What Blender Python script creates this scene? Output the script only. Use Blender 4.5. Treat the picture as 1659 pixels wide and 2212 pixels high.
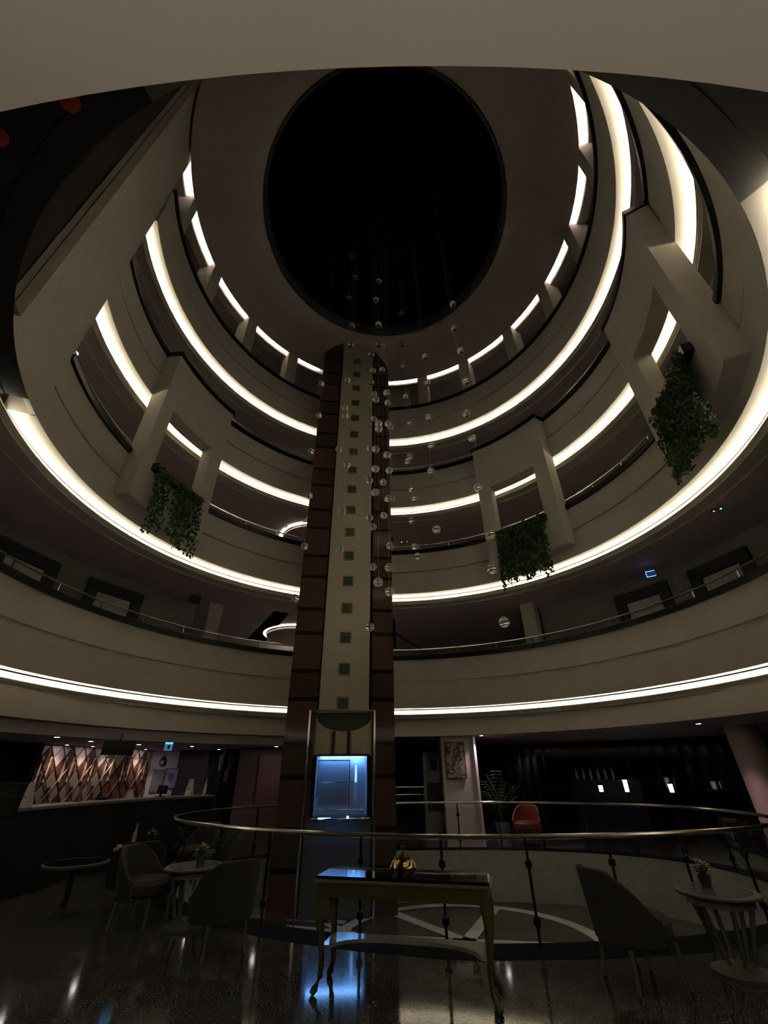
import bpy, bmesh, math, random
from mathutils import Vector, Matrix
random.seed(7)
for o in list(bpy.data.objects): bpy.data.objects.remove(o)
S = bpy.context.scene; C = S.collection
R = math.radians; PI = math.pi; cos = math.cos; sin = math.sin
EYE = 1.54

# ---------------- camera / world / exposure / main lights ----------------
cd = bpy.data.cameras.new('camera'); cam = bpy.data.objects.new('camera', cd); C.objects.link(cam)
PIT, ROL = 0.560163, -0.008034
Fv = Vector((0, cos(PIT), sin(PIT))); U0 = Vector((0, -sin(PIT), cos(PIT))); R0 = Vector((1, 0, 0))
Rv = cos(ROL)*R0 + sin(ROL)*U0; Uv = -sin(ROL)*R0 + cos(ROL)*U0
m = Matrix((Rv, Uv, -Fv)).transposed().to_4x4(); m.translation = Vector((0, 0, EYE)); cam.matrix_world = m
cd.sensor_fit = 'HORIZONTAL'; cd.sensor_width = 36; cd.lens = 36*896.04/1659; cd.clip_start = .02; cd.clip_end = 200
S.camera = cam
w = bpy.data.worlds.new('world'); S.world = w; w.use_nodes = True
w.node_tree.nodes['Background'].inputs[0].default_value = (0.004, 0.005, 0.007, 1); w.node_tree.nodes['Background'].inputs[1].default_value = .12
S.view_settings.view_transform = 'Standard'; S.view_settings.look = 'None'; S.view_settings.gamma = 1; S.view_settings.use_curve_mapping = False
S.view_settings.exposure = 0
LED = 40.0            # radiance of the cove LED tape
LEDC = (1, .915, .73); LEDW = (1, .96, .90)
PINK = (1, .72, .78)

# ---------------- helpers ----------------
MATS = {}
def mat(name, col, rough=.6, metal=0, spec=.5, emit=None, es=0, noise=0, nscale=8, bump=0, trans=0, ior=1.45, coat=0, alpha=1):
    if name in MATS: return MATS[name]
    m = bpy.data.materials.new(name); m.use_nodes = True; nt = m.node_tree; b = nt.nodes['Principled BSDF']
    b.inputs['Base Color'].default_value = (*col, 1); b.inputs['Roughness'].default_value = rough; b.inputs['Metallic'].default_value = metal
    b.inputs['Specular IOR Level'].default_value = spec; b.inputs['IOR'].default_value = ior
    b.inputs['Transmission Weight'].default_value = trans; b.inputs['Coat Weight'].default_value = coat; b.inputs['Coat Roughness'].default_value = .05
    if emit: b.inputs['Emission Color'].default_value = (*emit, 1); b.inputs['Emission Strength'].default_value = es
    if noise or bump:
        tc = nt.nodes.new('ShaderNodeTexCoord'); n = nt.nodes.new('ShaderNodeTexNoise'); n.inputs['Scale'].default_value = nscale; n.inputs['Detail'].default_value = 4
        nt.links.new(tc.outputs['Object'], n.inputs['Vector'])
        if noise:
            r = nt.nodes.new('ShaderNodeValToRGB'); r.color_ramp.elements[0].position = .3; r.color_ramp.elements[1].position = .7
            r.color_ramp.elements[0].color = (*[c*(1-noise) for c in col], 1); r.color_ramp.elements[1].color = (*[min(1, c*(1+noise)) for c in col], 1)
            nt.links.new(n.outputs['Fac'], r.inputs['Fac']); nt.links.new(r.outputs['Color'], b.inputs['Base Color'])
        if bump:
            bp = nt.nodes.new('ShaderNodeBump'); bp.inputs['Strength'].default_value = bump; bp.inputs['Distance'].default_value = .02
            nt.links.new(n.outputs['Fac'], bp.inputs['Height']); nt.links.new(bp.outputs['Normal'], b.inputs['Normal'])
    MATS[name] = m; return m
PL = mat('cream_plaster', (.56, .52, .455), .75, noise=.05, nscale=2)
PLC = mat('gallery_ceiling_paint', (.56, .47, .47), .8, noise=.05, nscale=2)  # pink of the gallery spotlights is mixed into this colour
DK = mat('dark_taupe_soffit', (.20, .19, .185), .8)  # underside tone darkened for the lack of cove light there
BG = mat('black_granite', (.012, .012, .012), .25)
CH = mat('chrome', (.75, .75, .73), .18, 1)
DM = mat('dark_metal', (.05, .05, .05), .35, 1)
BW = mat('black_wall', (.012, .012, .013), .6)
GL = mat('clear_glass', (1, 1, 1), .0, trans=1, ior=1.45)
PW = mat('white_wall_paint', (.62, .58, .58), .7, noise=.04, nscale=2)
BR = mat('brass', (.45, .34, .13), .15, 1)

def finish(bm, smooth=False):
    me = bpy.data.meshes.new('m'); bmesh.ops.recalc_face_normals(bm, faces=bm.faces)
    if smooth:
        for f in bm.faces: f.smooth = True
    bm.to_mesh(me); bm.free(); return me
def obj(name, bm, m, parent=None, smooth=False):
    me = finish(bm, smooth) if isinstance(bm, bmesh.types.BMesh) else bm
    o = bpy.data.objects.new(name, me); C.objects.link(o)
    for k in (m if isinstance(m, (list, tuple)) else [m]): me.materials.append(k)
    if parent: o.parent = parent
    if smooth:
        try:
            o.data.set_sharp_from_angle(angle=R(40))
        except Exception: pass
    return o
def tag(o, label, cat, group=None, kind=None):
    o['label'] = label; o['category'] = cat
    if group: o['group'] = group
    if kind: o['kind'] = kind
    return o
def struct(name, bm, m, smooth=False, label=None):
    o = obj(name, bm, m, smooth=smooth); o['kind'] = 'structure'
    if label: o['label'] = label
    return o
def thing(name, label, cat, loc=(0, 0, 0), rz=0, group=None):
    o = bpy.data.objects.new(name, None); C.objects.link(o); o.empty_display_size = .2
    o.location = loc; o.rotation_euler = (0, 0, rz); return tag(o, label, cat, group)
def NB(): return bmesh.new()
def box(bm, x0, x1, y0, y1, z0, z1, mtx=None, mi=0):
    vs = [bm.verts.new((x, y, z)) for z in (z0, z1) for x, y in ((x0, y0), (x1, y0), (x1, y1), (x0, y1))]
    if mtx: 
        for v in vs: v.co = mtx @ v.co
    for q in ((0, 3, 2, 1), (4, 5, 6, 7), (0, 1, 5, 4), (1, 2, 6, 5), (2, 3, 7, 6), (3, 0, 4, 7)):
        f = bm.faces.new([vs[i] for i in q]); f.material_index = mi
    return bm
def bevbox(x0, x1, y0, y1, z0, z1, b=.01, seg=2):
    bm = box(NB(), x0, x1, y0, y1, z0, z1); bmesh.ops.bevel(bm, geom=bm.edges[:], offset=b, segments=seg, affect='EDGES'); return bm
def tube(bm, pts, r, n=8, closed=False):
    pts = [Vector(p) for p in pts]; rings = []; N = len(pts)
    rr = r if isinstance(r, (list, tuple)) else [r]*N
    for i, p in enumerate(pts):
        a = pts[(i-1) % N] if (closed or i > 0) else p; b = pts[(i+1) % N] if (closed or i < N-1) else p
        t = (b-a).normalized(); up = Vector((0, 0, 1)) if abs(t.z) < .95 else Vector((1, 0, 0))
        s = t.cross(up).normalized(); u = s.cross(t).normalized()
        rings.append([bm.verts.new(p+rr[i]*(cos(2*PI*k/n)*s+sin(2*PI*k/n)*u)) for k in range(n)])
    for i in range(N if closed else N-1):
        A, B = rings[i], rings[(i+1) % N]
        for k in range(n): bm.faces.new((A[k], A[(k+1) % n], B[(k+1) % n], B[k]))
    if not closed:
        bm.faces.new(rings[0]); bm.faces.new(rings[-1][::-1])
    return bm
def lathe(bm, prof, n=24, cx=0, cy=0, a0=0, a1=360, closed=False):
    """revolve a list of (r, z) about a vertical axis"""
    full = abs(a1-a0) >= 360-1e-6; cols = []; M = n if full else n+1
    for i in range(M):
        a = R(a0+(a1-a0)*i/n); cols.append([bm.verts.new((cx+r*cos(a), cy+r*sin(a), z)) for r, z in prof])
    K = len(prof)
    for i in range(n):
        A, B = cols[i], cols[(i+1) % M]
        for k in range(K if closed else K-1):
            k2 = (k+1) % K
            bm.faces.new((A[k], B[k], B[k2], A[k2]))
    if closed and not full:
        bm.faces.new(cols[0]); bm.faces.new(cols[-1][::-1])
    return bm
def prism(bm, pts, z0, z1):
    a = [bm.verts.new((x, y, z0)) for x, y in pts]; b = [bm.verts.new((x, y, z1)) for x, y in pts]; n = len(pts)
    bm.faces.new(a[::-1]); bm.faces.new(b)
    for i in range(n): bm.faces.new((a[i], a[(i+1) % n], b[(i+1) % n], b[i]))
    return bm
def wallseg(bm, p, q, z0, z1, t=.1):
    p = Vector(p); q = Vector(q); d = (q-p).normalized(); nrm = Vector((-d.y, d.x))*t
    return prism(bm, [p, q, q+nrm, p+nrm], z0, z1)
def copy_tree(o):
    c = o.copy(); C.objects.link(c)
    for ch in list(o.children):
        d = ch.copy(); C.objects.link(d); d.parent = c
        for g in list(ch.children):
            e = g.copy(); C.objects.link(e); e.parent = d
    return c
AX, AY = .11, 6.90
def pol(r, a, z=0, cx=AX, cy=AY): return Vector((cx+r*cos(R(a)), cy+r*sin(R(a)), z))

# ================= GALLERIES =================
# level: parapet radius, underside height, parapet top, cove depth, angular range of parapet, of cove
LV = {1: (6.77, 3.15, 4.54, .20, (0, 360), (0, 360)),
      2: (6.12, 6.51, 7.95, .38, (-95, 199.4), (-54, 203)),
      3: (6.15, 9.91, 11.44, .36, (-88, 199.4), (-88, 199.2)),
      4: (6.05, 13.23, 14.89, .36, (-88, 199.4), (-88, 199.2))}
def seg(a0, a1): return max(6, int(abs(a1-a0)/2.0))
TW = (88.2, 119.2)      # the lift tower interrupts the rings here
def arcs(a0, a1, k=2):
    """split an arc where the tower stands"""
    if k == 1: return [(113.3-360, 91.2)] if a1-a0 >= 360 else [(a0, 91.2), (113.3, a1)]
    return [(a0, 90.7), (115.5, a1)]
NAMES = {1: 'first', 2: 'second', 3: 'third', 4: 'fourth'}
for k, (r, zb, zt, wv, pr, cr) in LV.items():
    g = (zb+zt)/2+.03
    bm = NB()
    prof = [(r, zb), (r, g-.05), (r+.10, g-.05), (r+.10, g+.04), (r+.03, g+.04), (r+.03, zt), (r+.22, zt), (r+.22, zt-.95), (r+wv+.1, zt-1.0), (r+wv+.1, zb)]
    for a0, a1 in arcs(*pr, k): lathe(bm, prof, seg(a0, a1), AX, AY, a0, a1, closed=True)
    struct('wall_parapet_%s' % NAMES[k], bm, PL)
    bm = NB()
    for a0, a1 in arcs(*pr, k): lathe(bm, [(r-.04, zt), (r-.04, zt+.13), (r+.26, zt+.13), (r+.26, zt)], seg(a0, a1), AX, AY, a0, a1, closed=True)
    struct('trim_%d' % k, bm, BG)
    # stepped moulding lip
    bm = NB(); lr = r+wv-.085
    prof = [(lr+.012, zb-.16), (lr+.012, zb-.145), (lr, zb-.145), (lr, zb-.16), (lr, zb-.165), (lr+.02, zb-.165), (lr+.02, zb-.19), (lr+.04, zb-.19), (lr+.04, zb-.215), (lr+.06, zb-.215), (lr+.06, zb-.245), (r+wv+.30, zb-.245), (r+wv+.30, zb-.03), (r+wv, zb-.03), (r+wv, zb-.16)]
    if k == 1: prof = [(lr+.012, zb-.16), (lr+.012, zb-.145), (lr, zb-.145), (lr, zb-.16), (lr, zb-.165), (lr+.02, zb-.165), (lr+.02, zb-.19), (lr+.04, zb-.19), (lr+.04, zb-.215), (lr+.06, zb-.215), (lr+.06, zb-.26), (r+wv+.2, zb-.26), (r+wv+.2, zb-.03), (r+wv, zb-.03), (r+wv, zb-.16)]
    for a0, a1 in arcs(*cr, k): lathe(bm, prof, seg(a0, a1), AX, AY, a0, a1, closed=True)
    struct('trim_%d' % (k+10), bm, PL)
    # LED tape
    for (a0, a1), sd in zip(arcs(*cr, k), ('left-hand side of the tower' if k > 1 else '', '')):
        side = 'right' if a0 < 60 and k > 1 else 'left'
        bm = NB(); lathe(bm, [(r+wv-.056, zb-.158), (r+wv-.056, zb-.148), (r+wv-.026, zb-.148), (r+wv-.026, zb-.158)], seg(a0, a1), AX, AY, a0+.3, a1-.3, closed=True)
        o = obj('cove_light', bm, mat('led_warm', (1, 1, 1), emit=LEDC, es=LED))
        tag(o, 'curved warm cove light under the %s parapet%s' % (NAMES[k], ' ring, longest and lowest' if k == 1 else ', %s of the lift tower' % side), 'cove light')
# gallery ceilings and floors
GW = 8.5
for k in (2, 3, 4):
    r, zb, zt, wv, pr, cr = LV[k]
    bm = NB(); q = r+wv+.30
    for a0, a1 in arcs(*cr, k): lathe(bm, [(q-.02, zb-.245), (q-.02, zb-.28), (q+.35, zb-.28), (q+.35, zb-.25), (12.2, zb-.25), (12.2, zt-1.0), (q-.02, zt-1.0)], seg(a0, a1), AX, AY, a0, a1, closed=True)
    lathe(bm, [(8.0, zb-.25), (12.2, zb-.25), (12.2, zt-1.0), (8.0, zt-1.0)], 12, AX, AY, TW[0], TW[1], closed=True)
    struct('ceiling_gallery_%s' % NAMES[k-1], bm, PLC)
# first gallery floor
bm = lathe(NB(), [(6.99, 3.15), (16, 3.15), (16, 3.54), (6.99, 3.54)], 72, AX, AY, 113-360, 94, closed=True)
lathe(bm, [(7.9, 3.15), (16, 3.15), (16, 3.54), (7.9, 3.54)], 8, AX, AY, TW[0], TW[1], closed=True)
struct('floor_gallery', bm, PLC)
# solid underside of the second ring's near part, shade put into its colour
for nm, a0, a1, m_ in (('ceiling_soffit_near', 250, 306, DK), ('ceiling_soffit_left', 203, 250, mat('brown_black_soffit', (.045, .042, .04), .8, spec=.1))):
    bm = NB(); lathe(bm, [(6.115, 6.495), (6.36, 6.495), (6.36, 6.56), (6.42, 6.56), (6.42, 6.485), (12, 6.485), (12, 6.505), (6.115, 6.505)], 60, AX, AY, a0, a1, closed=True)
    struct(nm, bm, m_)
# left pier: curved solid wall, flat face, and black glass
bm = NB()
lathe(bm, [(6.12, 6.51), (6.12, 17.0), (6.2, 17.0), (6.2, 6.51)], 14, AX, AY, 199.2, 220.1, closed=True)
struct('wall_pier_curved', bm, PL)
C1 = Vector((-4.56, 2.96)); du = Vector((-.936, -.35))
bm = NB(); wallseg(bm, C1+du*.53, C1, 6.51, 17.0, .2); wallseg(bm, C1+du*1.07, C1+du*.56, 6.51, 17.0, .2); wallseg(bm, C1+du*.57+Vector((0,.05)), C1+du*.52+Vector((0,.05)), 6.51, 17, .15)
struct('wall_pier_flat', bm, mat('pier_side_paint', (.30, .24, .21), .7, spec=.1))  # flat face coloured darker for being turned away from the coves
bm = NB(); wallseg(bm, C1+du*4.5, C1+du*1.07, 6.51, 17.0, .1)
struct('window_1', bm, mat('black_glazing', (.006, .006, .007), .7, spec=.05))
for az, el, lab in ((-67.0, 59.2, 'dim red lamp in the black soffit at the top left'), (-68.6, 52.6, 'dim red lamp in the black soffit at the far left edge')):  # red glows on the dark underside, built as small emissive knobs
    d = (6.42-EYE)/math.tan(R(el))
    o = obj('red_lamp', lathe(NB(), [(.001, -.05), (.05, -.04), (.07, 0), (.07, .07), (.001, .07)], 20), mat('red_lamp_glow', (.06, .006, .005), emit=(1, .10, .03), es=.015), smooth=True)
    o.location = (d*sin(R(az)), d*cos(R(az)), 6.42); tag(o, lab, 'lamp')
# outer wall of the upper galleries
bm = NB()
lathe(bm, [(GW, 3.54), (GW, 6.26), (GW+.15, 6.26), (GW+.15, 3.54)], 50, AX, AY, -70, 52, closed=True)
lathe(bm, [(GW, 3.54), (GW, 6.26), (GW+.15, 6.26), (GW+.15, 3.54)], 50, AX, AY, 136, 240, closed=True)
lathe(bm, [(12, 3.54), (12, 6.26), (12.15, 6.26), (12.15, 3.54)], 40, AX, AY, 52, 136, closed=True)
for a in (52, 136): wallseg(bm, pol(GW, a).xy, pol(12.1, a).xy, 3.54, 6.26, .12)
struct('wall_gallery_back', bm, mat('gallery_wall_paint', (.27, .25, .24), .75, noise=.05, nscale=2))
bm = NB()
lathe(bm, [(9.0, 6.9), (9.0, 17.4), (9.15, 17.4), (9.15, 6.9)], 100, AX, AY, -95, 202, closed=True)
struct('wall_upper_back', bm, mat('upper_wall_paint', (.48, .41, .41), .75))  # wall colour tinted by the pink spotlight glow
bm = lathe(NB(), [(9.2, 6.9), (9.2, 17.4), (9.3, 17.4), (9.3, 6.9)], 40, AX, AY, 215, 325)
struct('wall_near_back', bm, BW)
# top ceiling with round opening
bm = lathe(NB(), [(9.3, 16.985), (6.05, 16.985), (6.05, 16.72), (5.2, 16.80), (4.7, 16.88), (4.35, 16.98), (4.15, 17.10), (4.02, 17.26), (4.02, 17.5), (9.3, 17.5)], 128, AX, AY, 0, 360, closed=True)
struct('ceiling', bm, mat('ceiling_paint', (.68, .60, .56), .8, noise=.05, nscale=1.5), smooth=True)
bm = lathe(NB(), [(4.02, 17.2), (3.95, 17.2), (3.95, 17.75), (4.02, 17.75)], 128, AX, AY, 0, 360, closed=True)
struct('trim_20', bm, mat('skylight_rim_paint', (.13, .12, .12), .5), smooth=True)
bm = lathe(NB(), [(3.95, 17.75), (3.6, 18.6), (2.6, 19.4), (1.2, 19.9), (.01, 20)], 64, AX, AY)
struct('window_2', bm, mat('skylight_black', (.002, .002, .003), .5, spec=.1), smooth=True)
# top storey: pillars, lip, LEDs between pillars
PIL = [-77.5, -58.5, -38.7, -20.5, -1.0, 17.1, 35.5, 55.9, 74.1, 130.5, 150, 169.9, 189.5]
R5, W5, Z5 = 6.05, .34, 16.98
bm = NB(); lr = R5+W5-.085
for a0, a1 in arcs(-88, 199.2): lathe(bm, [(lr+.012, Z5-.19), (lr+.012, Z5-.175), (lr, Z5-.175), (lr, Z5-.19), (lr+.02, Z5-.24), (lr+.3, Z5-.24), (lr+.3, Z5-.001), (R5+W5, Z5-.001), (R5+W5, Z5-.19)], seg(a0, a1), AX, AY, a0, a1, closed=True)
struct('trim_15', bm, PL)
for a in PIL:
    h = 2.05 if a != 189.5 else 1.6
    bm = lathe(NB(), [(R5+.005, 15.0), (R5+.005, Z5), (R5+W5+.25, Z5), (R5+W5+.25, 15.0)], 4, AX, AY, a-h, a+h, closed=True)
    o = obj('pillar', bm, PL)
    wh = 'right of the lift tower' if a < 80 else 'left of the lift tower'
    n = sorted([x for x in PIL if (x < 80) == (a < 80)], key=lambda x: abs(x-103)).index(a)+1
    tag(o, 'short top-storey pillar under the ceiling, %s one %s' % (('nearest', 'second', 'third', 'fourth', 'fifth', 'sixth', 'seventh', 'eighth', 'ninth')[n-1], wh), 'pillar', 'pillars of the top storey')
ed = sorted([TW[0]]+[x for x in PIL if x < 80]); wins = [(ed[i]+2.1, ed[i+1]-(2.1 if ed[i+1] != TW[0] else 0)) for i in range(len(ed)-1)]
ed = sorted([TW[1]]+[x for x in PIL if x > 90]); wins += [(ed[i]+(2.1 if ed[i] != TW[1] else 0), ed[i+1]-2.1) for i in range(len(ed)-1)]+[(191.2, 199)]
for i, (a0, a1) in enumerate(wins):
    bm = lathe(NB(), [(R5+W5-.056, Z5-.188), (R5+W5-.056, Z5-.178), (R5+W5-.020, Z5-.178), (R5+W5-.020, Z5-.188)], seg(a0, a1), AX, AY, a0, a1, closed=True)
    o = obj('cove_light', bm, mat('led_white', (1, 1, 1), emit=LEDW, es=LED*1.7))
    mid = (a0+a1)/2; L = sorted([(p+q)/2 for p, q in wins if ((p+q)/2 < 90) == (mid < 90)], key=lambda x: abs(x-103)); n = L.index(mid)
    tag(o, 'white light strip between top-storey pillars, %s to the %s of the lift tower' % (('first', 'second', 'third', 'fourth', 'fifth', 'sixth', 'seventh', 'eighth', 'ninth')[n], 'right' if mid < 90 else 'left'), 'cove light', 'light strips of the top storey')

# ================= PORTAL FRAMES WITH PLANTERS =================
def frame(a0, a1, o0, o1, label, plabel, seed, dense):
    rf, rb = 5.76, 6.16; zb, zt, oz0, oz1 = 6.78, 11.44, 7.86, 9.72
    cx = (a0+a1)/2
    bm = NB(); n = 12
    def blk(p, q, z0, z1, m=n): lathe(bm, [(rf, z0), (rf, z1), (rb, z1), (rb, z0)], m, AX, AY, p, q, closed=True)
    blk(a0, o0, zb, zt, 4); blk(o1, a1, zb, zt, 4); blk(o0, o1, oz1, zt); blk(o0, o1, zb, oz0)
    bmesh.ops.remove_doubles(bm, verts=bm.verts[:], dist=1e-4)
    t = thing('portal_frame', label, 'frame', (0, 0, 0), 0, 'projecting portal frames on the ring parapets')
    obj('frame_body', bm, PL, t)
    bm = lathe(NB(), [(rf-.04, zt), (rf-.04, zt+.13), (rb+.05, zt+.13), (rb+.05, zt)], n, AX, AY, a0-.4, a1+.4, closed=True); obj('coping', bm, BG, t)
    # planter
    p = thing('planter', plabel, 'planter', (0, 0, 0), 0, 'ivy planters in the portal frames')
    bm = lathe(NB(), [(rf-.16, oz0-.16), (rf-.16, oz0+.04), (rf+.10, oz0+.04), (rf+.10, oz0-.16)], n, AX, AY, o0-.4, o1+.4, closed=True); obj('trough', bm, BG, p)
    rnd = random.Random(seed); bm = NB(); w_ = o1-o0
    strands = int((34 if dense else 24))
    for s in range(strands):
        fr = (s+.5)/strands+rnd.uniform(-.02, .02)
        if not dense and .56 < fr < .70: continue
        a = o0+w_*fr; ln = rnd.uniform(1.45, 1.85)
        if fr < .15 or fr > .85: ln *= 1.08
        z = oz0-.05; rr = rf-.12
        while z > oz0-ln:
            for _ in range(2 if not dense else 3):
                ps = pol(rr-rnd.uniform(0, .16)-(.10*(oz0-z)/1.4), a+rnd.uniform(-.55, .55), z+rnd.uniform(-.04, .04))
                sz = rnd.uniform(.03, .05); M = Matrix.Translation(ps) @ Matrix.Rotation(rnd.uniform(0, 6.3), 4, 'Z') @ Matrix.Rotation(rnd.uniform(.5, 2.4), 4, 'X')
                vs = [bm.verts.new(M @ Vector(c)*1) for c in ((0, -sz, 0), (sz*.9, -sz*.2, .01), (sz*.45, sz*.8, 0), (0, sz*1.2, -.01), (-sz*.45, sz*.8, 0), (-sz*.9, -sz*.2, .01))]
                bm.faces.new(vs); 
            z -= .06
    o = obj('foliage', bm, mat('ivy_leaf', (.045, .10, .025), .45, noise=.5, nscale=3), p); o['kind'] = 'stuff'
frame(150.3, 174.3, 154.3, 170.2, 'cream portal frame left of the lift tower, with ivy hanging from its sill', 'black trough with two bands of trailing ivy in the left-hand portal frame', 3, False)
frame(32.2, 57.0, 36.9, 52.8, 'cream portal frame just right of the lift tower, with a curtain of ivy', 'black trough with a curtain of ivy in the frame right of the tower', 5, True)
frame(-29.0, -1.2, -23.2, -6.2, 'cream portal frame at far right, seen steeply, nearest the camera', 'black trough with thick dark ivy in the far right portal frame', 9, True)

# handrails on the galleries
for k in (1, 2, 3):
    r, zb, zt, wv, pr, cr = LV[k]; rr = r+.08
    for a0, a1 in arcs(*((-60, 250) if k == 1 else (-50, 199)), k):
        side = 'right' if a0 < 60 else 'left'
        t = thing('gallery_handrail', 'slim metal handrail on short posts along the %s gallery, %s of the lift tower' % (NAMES[k], side), 'handrail', (0, 0, 0), 0)
        n = seg(a0, a1); obj('rail', tube(NB(), [pol(rr, a0+(a1-a0)*i/n, zt+.33) for i in range(n+1)], .022, 6), CH, t, True)
        obj('lower_rail', tube(NB(), [pol(rr, a0+(a1-a0)*i/n, zt+.17) for i in range(n+1)], .008, 5), CH, t, True)
        st = 9.3; a = a0+2 if side == 'left' else a1-2
        while a0 <= a <= a1:
            b = tube(NB(), [pol(rr, a, zt+.12), pol(rr, a, zt+.33)], .018, 6); obj('post', b, CH, t)
            a += st if side == 'left' else -st

# ================= LIFT TOWER =================
def tower_mat():
    m = bpy.data.materials.new('banded_brown_marble'); m.use_nodes = True; nt = m.node_tree; b = nt.nodes['Principled BSDF']; L = nt.links
    g = nt.nodes.new('ShaderNodeNewGeometry'); sx = nt.nodes.new('ShaderNodeSeparateXYZ'); L.new(g.outputs['Position'], sx.inputs[0])
    def M(op, a, v=None, v2=None):
        n = nt.nodes.new('ShaderNodeMath'); n.operation = op
        if isinstance(a, (int, float)): n.inputs[0].default_value = a
        else: L.new(a, n.inputs[0])
        if v is not None:
            if isinstance(v, (int, float)): n.inputs[1].default_value = v
            else: L.new(v, n.inputs[1])
        return n.outputs[0]
    zz = M('ADD', sx.outputs['Z'], 1.61*4-1.40); md = M('MODULO', zz, 1.612)
    b1 = M('LESS_THAN', md, .10); b2 = M('MULTIPLY', M('GREATER_THAN', md, .66), M('LESS_THAN', md, .76)); short = M('LESS_THAN', md, .66)
    band = M('MAXIMUM', b1, b2)
    n = nt.nodes.new('ShaderNodeTexNoise'); n.inputs['Scale'].default_value = 3; n.inputs['Detail'].default_value = 6
    r = nt.nodes.new('ShaderNodeValToRGB'); r.color_ramp.elements[0].color = (.085, .048, .040, 1); r.color_ramp.elements[1].color = (.115, .066, .056, 1); L.new(n.outputs['Fac'], r.inputs['Fac'])
    m1 = nt.nodes.new('ShaderNodeMixRGB'); m1.inputs[2].default_value = (.075, .052, .038, 1); L.new(short, m1.inputs[0]); L.new(r.outputs[0], m1.inputs[1])
    m2 = nt.nodes.new('ShaderNodeMixRGB'); m2.inputs[2].default_value = (.022, .014, .012, 1); L.new(band, m2.inputs[0]); L.new(m1.outputs[0], m2.inputs[1])
    L.new(m2.outputs[0], b.inputs['Base Color']); b.inputs['Roughness'].default_value = .10; b.inputs['Specular IOR Level'].default_value = .25
    return m
TO = (-1.069, 11.12); TRZ = R(5.5)
t = thing('lift_tower', 'tall brown marble lift tower with a cream strip of square tiles', 'tower', (TO[0], TO[1], -.88), TRZ)
XL, XR = -1.31, 1.29
def toph(x):
    c = -.05
    return 17.83-(.72*((c-x)/(c-XL))**3 if x < c else 1.5*((x-c)/(XR-c))**2.4)
def towerslab(x0, x1, y0, y1, zb=0, n=8, drop=0):
    bm = NB(); xs = [x0+(x1-x0)*i/n for i in range(n+1)]
    F = [(bm.verts.new((x, y0, zb)), bm.verts.new((x, y0, toph(x)-drop))) for x in xs]; B = [(bm.verts.new((x, y1, zb)), bm.verts.new((x, y1, toph(x)-drop))) for x in xs]
    for i in range(n):
        bm.faces.new((F[i][0], F[i+1][0], F[i+1][1], F[i][1])); bm.faces.new((B[i+1][0], B[i][0], B[i][1], B[i+1][1]))
        bm.faces.new((F[i][1], F[i+1][1], B[i+1][1], B[i][1])); bm.faces.new((F[i+1][0], F[i][0], B[i][0], B[i+1][0]))
    for e in (0, n): bm.faces.new((F[e][0], F[e][1], B[e][1], B[e][0]))
    return bm
tm = tower_mat()
obj('marble_panel', towerslab(XL, -.60, 0, .12), tm, t); obj('marble_panel', towerslab(.735, XR, 0, .12), tm, t)
for x0, x1, yb in ((XL, XL+.1, 2.7), (XR-.1, XR, 2.7)): obj('marble_side', towerslab(x0, x1, .121, yb, 0, 2), tm, t)
obj('cream_strip', towerslab(-.56, .665, .03, .12, 3.65, 12), mat('strip_cream', (.50, .45, .34), .5), t)
obj('recess_back', towerslab(XL+.1, XR-.1, .16, .2, 0, 12), BW, t)
TCOL = {'g': (.045, .10, .055), 'b': (.12, .095, .05), 'y': (.14, .09, .02), 'd': (.07, .08, .065)}
for i, c in enumerate('gggbggbggbbgdgydd'):
    z = 2.98+.805*i+.88; h = .135; x = .02
    fr_ = obj('tile_border', box(NB(), x-h-.02, x+h+.02, .02, .03, z-h-.02, z+h+.02), mat('tile_border', (.22, .22, .15), .5), t)
    obj('tile', box(NB(), x-h+.012, x+h-.012, .012, .02, z-h+.012, z+h-.012), mat('tile_'+c, TCOL[c], .35, noise=.4, nscale=20), fr_)

# lift car
ca = R(5.4); car = thing('lift_car', 'panoramic glass lift car glowing blue at the foot of the tower', 'lift', (-.96, 10.66, .74), ca)
gold = mat('gold_mesh_panel', (.55, .47, .33), .4, .15, noise=.12, nscale=60)
bm = NB(); n = 20
def arcpt(i, r=.64, y0=.06): a = PI*(i/n); return (-r*cos(a), y0+.30*sin(a))
vs0 = []; vs1 = []
for i in range(n+1):
    x, y = arcpt(i); top = 1.90-.30*math.sqrt(max(0, 1-(x/.64)**2))+.02
    vs0.append(bm.verts.new((x, y, 1.13))); vs1.append(bm.verts.new((x, y, top)))
for i in range(n): bm.faces.new((vs0[i], vs0[i+1], vs1[i+1], vs1[i]))
obj('gold_panel', bm, gold, car, True)
for x in (-.22, .12): obj('cable_channel', bevbox(x-.035, x+.035, .26, .34, 1.13, 1.62, .005), mat('channel_brown', (.03, .015, .01), .4), car)
obj('canopy_back', bevbox(-.66, .66, .40, .46, 1.13, 2.02, .01), mat('canopy_green', (.05, .055, .03), .5), car)
for sx in (-1, 1): obj('side_fin', bevbox(sx*.68-.03, sx*.68+.03, .0, .4, 1.1, 1.98, .01), mat('fin_dark', (.03, .022, .018), .3), car)
obj('top_rim', tube(NB(), [(-.72, -.02, 2.0), (.72, -.02, 2.0)], .025, 8), CH, car, True)
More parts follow.
